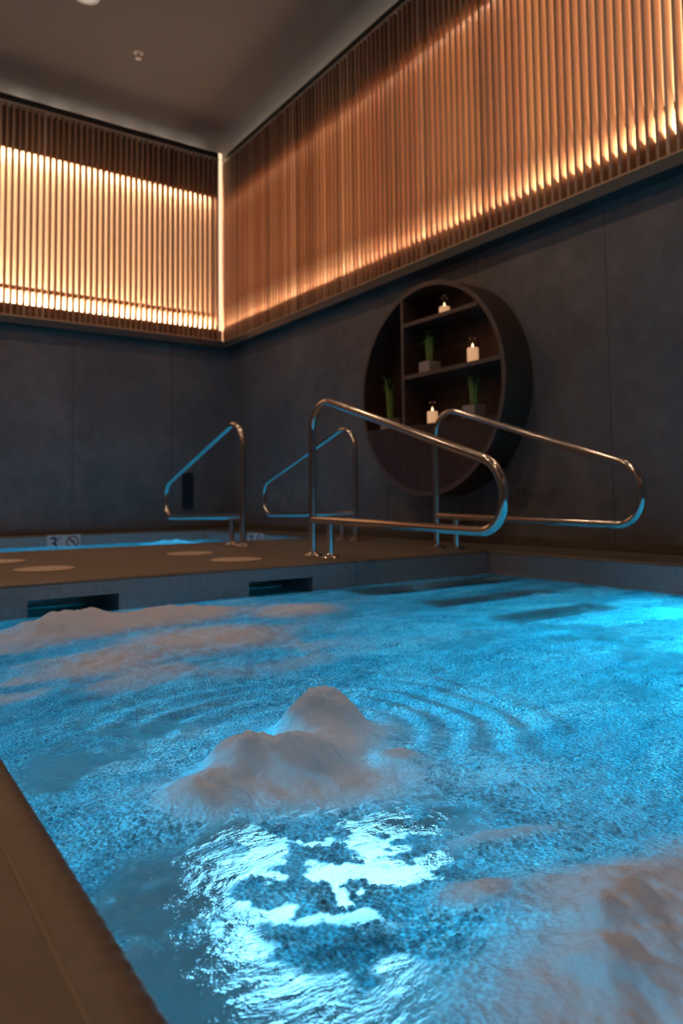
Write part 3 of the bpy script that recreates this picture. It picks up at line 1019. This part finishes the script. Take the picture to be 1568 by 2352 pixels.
# ------------------------------------------------------------------ skimmer lids
for x, y, lab in ((0.70, 4.20, 'round beige skimmer lid cut by the left edge, the one further from the near pool'),
                  (0.80, 3.60, 'round beige skimmer lid at the left, nearest the near pool edge'),
                  (1.70, 4.03, 'round beige skimmer lid in front of the leftmost handrail, on the far pool side'),
                  (1.71, 3.45, 'round beige skimmer lid above the right-hand skimmer opening')):
    root = thing('skimmer_lid', lab, 'skimmer lid', (x, y, 0), 'round skimmer lids in the walkway')
    mb = MB(); mb.lathe([(0.118, 0.001), (0.118, 0.004), (0.112, 0.006), (0.0, 0.0065)], (0, 0, 0), 'Z', 48); mb.build('lid_disc', M['lid'], root, smooth=True)
    mb = MB(); mb.lathe([(0.120, 0.001), (0.134, 0.001), (0.133, 0.005), (0.120, 0.005)], (0, 0, 0), 'Z', 48, close=True); mb.build('lid_rim', M['lid'], root, smooth=True)
    for a in (-0.04, 0.04):
        mb = MB(); mb.lathe([(0.006, 0.0066), (0.006, 0.0072), (0.0, 0.0072)], (a, 0, 0), 'Z', 12); mb.build('finger_hole', M['vent'], root)

# ------------------------------------------------------------------ depth marker signs
def text_mesh(txt, size, T, name, mat, parent):
    cu = bpy.data.curves.new(name, 'FONT')
    cu.body = txt; cu.size = size; cu.extrude = 0.0006; cu.offset = size * 0.012
    o = bpy.data.objects.new(name, cu)
    COL.objects.link(o)
    bpy.context.view_layer.update()
    me = bpy.data.meshes.new_from_object(o.evaluated_get(bpy.context.evaluated_depsgraph_get()))
    bpy.data.objects.remove(o)
    me.name = name
    for v in me.vertices:
        v.co = Vector(T(v.co.x, v.co.y, v.co.z))
    me.materials.clear(); me.materials.append(mat)
    r = bpy.data.objects.new(name, me)
    COL.objects.link(r); r.parent = parent
    return r
def depth_sign(loc, T, label):
    root = thing('depth_marker', label, 'sign', loc)
    mb = MB(); mb.box((0, -0.150, 0.0005), (0.305, -0.002, 0.006), T); mb.build('sign_plate', M['sign'], root)
    text_mesh('3', 0.165, lambda x, y, z: T(x + 0.020, y - 0.135, z + 0.0072), 'numeral', M['ink'], root)
    text_mesh('FT', 0.038, lambda x, y, z: T(x + 0.092, y - 0.050, z + 0.0072), 'unit_letters', M['ink'], root)
    mb = MB()
    cx, cy = 0.232, -0.072
    n = 40
    vs = []
    for k in range(n):
        a = 2 * math.pi * k / n
        vs.append(T(cx + 0.060 * math.cos(a), cy + 0.060 * math.sin(a), 0.0075))
        vs.append(T(cx + 0.046 * math.cos(a), cy + 0.046 * math.sin(a), 0.0075))
    mb.add(vs, [(2 * k, (2 * k + 2) % (2 * n), (2 * k + 3) % (2 * n), 2 * k + 1) for k in range(n)])
    d = 0.049 * math.sqrt(0.5); e = 0.006
    mb.add([T(cx - d - e, cy + d - e, 0.0078), T(cx - d + e, cy + d + e, 0.0078), T(cx + d + e, cy - d + e, 0.0078), T(cx + d - e, cy - d - e, 0.0078)], [(0, 1, 2, 3)])
    mb.build('prohibition_ring', M['red'], root)
    # diving figure: head, body, legs
    mb = MB()
    def dot(px, py, r):
        k0 = [T(px + r * math.cos(2 * math.pi * k / 16), py + r * math.sin(2 * math.pi * k / 16), 0.0070) for k in range(16)]
        mb.add(k0, [tuple(range(16))])
    def bar(a, b, w):
        dx, dy = b[0] - a[0], b[1] - a[1]
        l = math.hypot(dx, dy); nx, ny = -dy / l * w, dx / l * w
        mb.add([T(a[0] + nx, a[1] + ny, 0.0070), T(a[0] - nx, a[1] - ny, 0.0070), T(b[0] - nx, b[1] - ny, 0.0070), T(b[0] + nx, b[1] + ny, 0.0070)], [(0, 1, 2, 3)])
    dot(cx + 0.016, cy - 0.004, 0.008)
    bar((cx + 0.010, cy + 0.003), (cx - 0.012, cy + 0.020), 0.008)
    bar((cx - 0.010, cy + 0.020), (cx - 0.030, cy + 0.014), 0.005)
    bar((cx + 0.012, cy - 0.002), (cx + 0.026, cy - 0.022), 0.0035)
    mb.build('diver_figure', M['ink'], root)
depth_sign((1.615, QY1, 0), lambda u, v, w: (u, -w, v), 'white depth marker reading 3 FT with red no-diving ring, at the left')
depth_sign((QX1, 6.20, 0), lambda u, v, w: (-w, -u, v), 'white depth marker half hidden behind the leftmost handrail post')

# ------------------------------------------------------------------ wall and ceiling fittings
root = thing('wall_speaker', 'slim black louvred grille low on the back wall, seen through the leftmost handrail', 'grille', (3.11, WY, 0.41))
mb = MB(); mb.box((-0.063, -0.02, -0.195), (0.063, 0.0, 0.195)); mb.build('grille_housing', M['vent'], root, bevel=0.004)
mb = MB()
for i in range(22):
    mb.box((-0.055, -0.026, -0.185 + i * 0.017), (0.055, -0.0195, -0.176 + i * 0.017))
mb.build('louvres', M['vent'], root)
root = thing('wall_plate', 'small dark grey cover plate low on the right wall beneath the round shelf', 'wall plate', (WX, 3.205, 0.302))
mb = MB(); mb.box((-0.008, -0.036, -0.056), (0, 0.036, 0.056)); mb.build('cover', M['plate'], root, bevel=0.003)
for z in (-0.042, 0.042):
    mb = MB(); mb.lathe([(0.004, -0.0095), (0.004, -0.008)], (0, 0, z), 'X', 12); mb.build('screw', M['lamp_body'], root)

def downlight(x, y, lab, group='round ceiling downlights'):
    root = thing('ceiling_downlight', lab, 'downlight', (x, y, CEIL), group)
    m_ = MB(); m_.lathe([(0.080, 0.0), (0.100, 0.0), (0.098, -0.008), (0.082, -0.010)], (0, 0, 0), 'Z', 40, close=True); m_.build('trim_ring', M['white'], root, smooth=True)
    m_ = MB(); m_.lathe([(0.0, -0.0045), (0.081, -0.004), (0.081, -0.001)], (0, 0, 0), 'Z', 40); m_.build('glow_face', M['down'], root)
    ld = bpy.data.lights.new('downlight_lamp', 'AREA')
    ld.shape = 'DISK'; ld.size = 0.15; ld.energy = DOWNLIGHT_W; ld.color = (1.0, 0.66, 0.42)
    lo = bpy.data.objects.new('lamp', ld); lo.location = (0, 0, -0.014); COL.objects.link(lo); lo.parent = root
    return root
downlight(1.50, 5.60, 'round ceiling downlight cut by the top edge of the photo')
for x, y, lab in ((1.5, 3.4, 'unseen fill downlight added above the near pool'), (1.5, 1.2, 'unseen fill downlight added above the camera'),
                  (-0.9, 5.6, 'unseen fill downlight added left of the far pool'), (-0.9, 3.4, 'unseen fill downlight added left of the walkway'),
                  (-0.9, 1.2, 'unseen fill downlight added left of the camera')):
    downlight(x, y, lab)  # unseen fill lamps added to raise the warm room light

root = thing('fire_sprinkler', 'small pale fire sprinkler head on the ceiling', 'sprinkler', (2.08, 6.09, CEIL))
mb = MB(); mb.lathe([(0.042, 0.0), (0.042, -0.004), (0.028, -0.010), (0.018, -0.012)], (0, 0, 0), 'Z', 32); mb.build('escutcheon', M['white'], root, smooth=True)
mb = MB(); mb.lathe([(0.012, -0.010), (0.012, -0.028), (0.007, -0.030), (0.006, -0.052), (0.0, -0.052)], (0, 0, 0), 'Z', 20); mb.build('sprinkler_body', M['lamp_body'], root, smooth=True)
mb = MB(); mb.lathe([(0.024, -0.053), (0.026, -0.056), (0.0, -0.057)], (0, 0, 0), 'Z', 24); mb.build('deflector', M['white'], root, smooth=True)
for sx in (-1, 1):
    mb = MB(); mb.tube([(sx * 0.010, 0, -0.026), (sx * 0.019, 0, -0.038), (sx * 0.012, 0, -0.053)], 0.0025, 8); mb.build('arm', M['lamp_body'], root)

# ------------------------------------------------------------------ round shelf cabinet
CY, CZ, CR, CD = 3.845, 1.075, 0.752, 0.25
XF, XB = WX - CD, WX - 0.001
root = thing('round_shelf', 'large round dark walnut wall shelf with candles and bamboo plants', 'shelf', (XF, CY, CZ))
mb = MB()   # drum shell
mb.lathe([(CR, 0.0), (CR, CD - 0.001), (CR - 0.030, CD - 0.001), (CR - 0.030, 0.0)], (0, 0, 0), 'X', 128, close=True)
mb.build('drum', M['cabinet'], root, smooth=True)
mb = MB()   # front edge band
mb.lathe([(CR + 0.001, -0.001), (CR + 0.001, 0.004), (CR - 0.031, 0.004), (CR - 0.031, -0.001)], (0, 0, 0), 'X', 128, close=True)
mb.build('front_edge', M['cabinet_edge'], root, smooth=True)
mb = MB(); mb.lathe([(CR - 0.03, CD - 0.014), (CR - 0.03, CD - 0.001)], (0, 0, 0), 'X', 128); mb.build('back_panel', M['cabinet'], root)
RI = CR - 0.03
def chord(v):
    return math.sqrt(max(0, RI * RI - v * v))
ZL = 0.828 - CZ                    # top of the closed lower part
th = math.asin(ZL / RI)
n = 60
fr = [(RI * math.cos(math.pi - th + (math.pi + 2 * th) * k / n), RI * math.sin(math.pi - th + (math.pi + 2 * th) * k / n)) for k in range(n + 1)]
mb = MB()
vs = [(0.004, a, b) for a, b in fr] + [(0.022, a, b) for a, b in fr]
N_ = len(fr)
mb.add(vs, [tuple(range(N_)), tuple(reversed(range(N_, 2 * N_)))] + [(k, (k + 1) % N_, N_ + (k + 1) % N_, N_ + k) for k in range(N_)])
mb.build('lower_front', M['cabinet'], root)
mb = MB(); w_ = chord(ZL - 0.02); mb.box((0.022, -w_, ZL - 0.022), (CD - 0.014, w_, ZL)); mb.build('bottom_shelf', M['cabinet'], root)
YD = 4.085 - CY
mb = MB(); mb.box((0.003, YD - 0.013, ZL), (CD - 0.014, YD + 0.013, chord(YD + 0.013))); mb.build('divider', M['cabinet'], root)
mb = MB(); mb.box((0.000, YD - 0.013, ZL), (0.004, YD + 0.013, chord(YD + 0.013))); mb.build('divider_edge', M['cabinet_edge'], root)
S1, S2 = 1.577 - CZ, 1.195 - CZ
for z in (S1, S2):
    ye = -chord(z)
    mb = MB(); mb.box((0.004, ye, z - 0.028), (CD - 0.014, YD - 0.013, z)); mb.build('shelf_board', M['cabinet'], root)
    mb = MB(); mb.box((0.000, ye, z - 0.028), (0.0045, YD - 0.013, z)); mb.build('shelf_edge', M['cabinet_edge'], root)

# ------------------------------------------------------------------ candles
def candle(y, z, hgt, label):
    root = thing('candle', label, 'candle', (XF + 0.085, y, z), 'lit candles on the round shelf')
    m_ = MB(); m_.lathe([(0.036, 0.004), (0.037, 0.008), (0.037, hgt - 0.004), (0.033, hgt), (0.012, hgt - 0.005), (0.0, hgt - 0.006)], (0, 0, 0), 'Z', 32); m_.build('wax_pillar', M['wax'], root, smooth=True)
    m_ = MB(); m_.tube([(0, 0, hgt - 0.006), (0, 0, hgt + 0.008)], 0.0012, 8); m_.build('wick', M['ink'], root)
    m_ = MB(); m_.lathe([(0.0, hgt + 0.004), (0.005, hgt + 0.008), (0.0062, hgt + 0.014), (0.004, hgt + 0.023), (0.0, hgt + 0.034)], (0, 0, 0), 'Z', 16); m_.build('flame', M['flame'], root, smooth=True)
    m_ = MB(); H = hgt + 0.055
    m_.lathe([(0.043, 0.001), (0.043, H - 0.01), (0.036, H + 0.006), (0.020, H + 0.014), (0.020, H + 0.022)], (0, 0, 0), 'Z', 32)
    g = m_.build('glass_jar', M['glass'], root, smooth=True)
    g.data.polygons.foreach_get
    return root
candle(3.72, CZ + S1, 0.062, 'short lit candle in glass on the top shelf')
candle(3.455, CZ + S2, 0.108, 'tall lit candle in glass on the middle shelf, right of the bamboo')
candle(3.866, CZ + ZL, 0.092, 'lit candle in glass on the lowest shelf, right of the divider')

# ------------------------------------------------------------------ lucky bamboo plants
def bamboo(y, z, hs, pot_h, seed, label):
    rr = random.Random(seed)
    root = thing('potted_bamboo', label, 'plant', (XF + 0.085, y, z), 'potted bamboo on the round shelf')
    pr = 0.056
    m_ = MB(); m_.box((-pr, -pr, 0.001), (pr, pr, pot_h)); m_.build('pot', M['pot'], root, bevel=0.006)
    m_ = MB(); m_.box((-pr + 0.006, -pr + 0.006, pot_h), (pr - 0.006, pr - 0.006, pot_h + 0.003)); m_.build('soil', M['soil'], root)
    for i in range(7):
        a = i * 0.9
        r_ = 0.016 if i else 0
        x0, y0 = r_ * math.cos(a), r_ * math.sin(a)
        hh = hs * rr.uniform(0.72, 1.0)
        m_ = MB()
        pts, rads = [], []
        k = 14
        for j in range(k + 1):
            t = j / k
            pts.append((x0 * (1 + 0.8 * t), y0 * (1 + 0.8 * t) + 0.004 * math.sin(3 * t + i), pot_h + hh * t))
            rads.append(0.0075 + (0.0012 if j % 3 == 0 else 0))
        m_.tube(pts, rads, 10)
        st = m_.build('stalk', M['stalk'], root, smooth=True)
        top = pts[-1]
        m_ = MB()
        for q in range(4):
            b = rr.uniform(0, 6.28)
            ln = rr.uniform(0.07, 0.12)
            rise = rr.uniform(0.01, 0.06)
            vs, fs = [], []
            for j in range(7):
                t = j / 6
                w = 0.009 * math.sin(math.pi * min(1, 0.12 + 0.88 * t)) 
                c = Vector((top[0] + math.cos(b) * ln * t * 0.7, top[1] + math.sin(b) * ln * t * 0.75, top[2] - 0.012 + rise * 2.2 * t - 0.07 * t * t))
                n_ = Vector((-math.sin(b), math.cos(b), 0.25)) * w
                vs += [c - n_, c + Vector((0, 0, 0.002)), c + n_]
                if j:
                    o_ = (j - 1) * 3
                    fs += [(o_, o_ + 1, o_ + 4, o_ + 3), (o_ + 1, o_ + 2, o_ + 5, o_ + 4)]
            m_.add(vs, fs)
        m_.build('leaves', M['leaf'], root, smooth=True)
    return root
bamboo(3.885, CZ + S2, 0.215, 0.082, 1, 'potted bamboo on the middle shelf, left of the tall candle')
bamboo(4.345, CZ + ZL, 0.30, 0.085, 2, 'potted bamboo in the narrow compartment left of the divider')
bamboo(3.455, CZ + ZL, 0.20, 0.088, 3, 'potted bamboo at the right end of the lowest shelf')
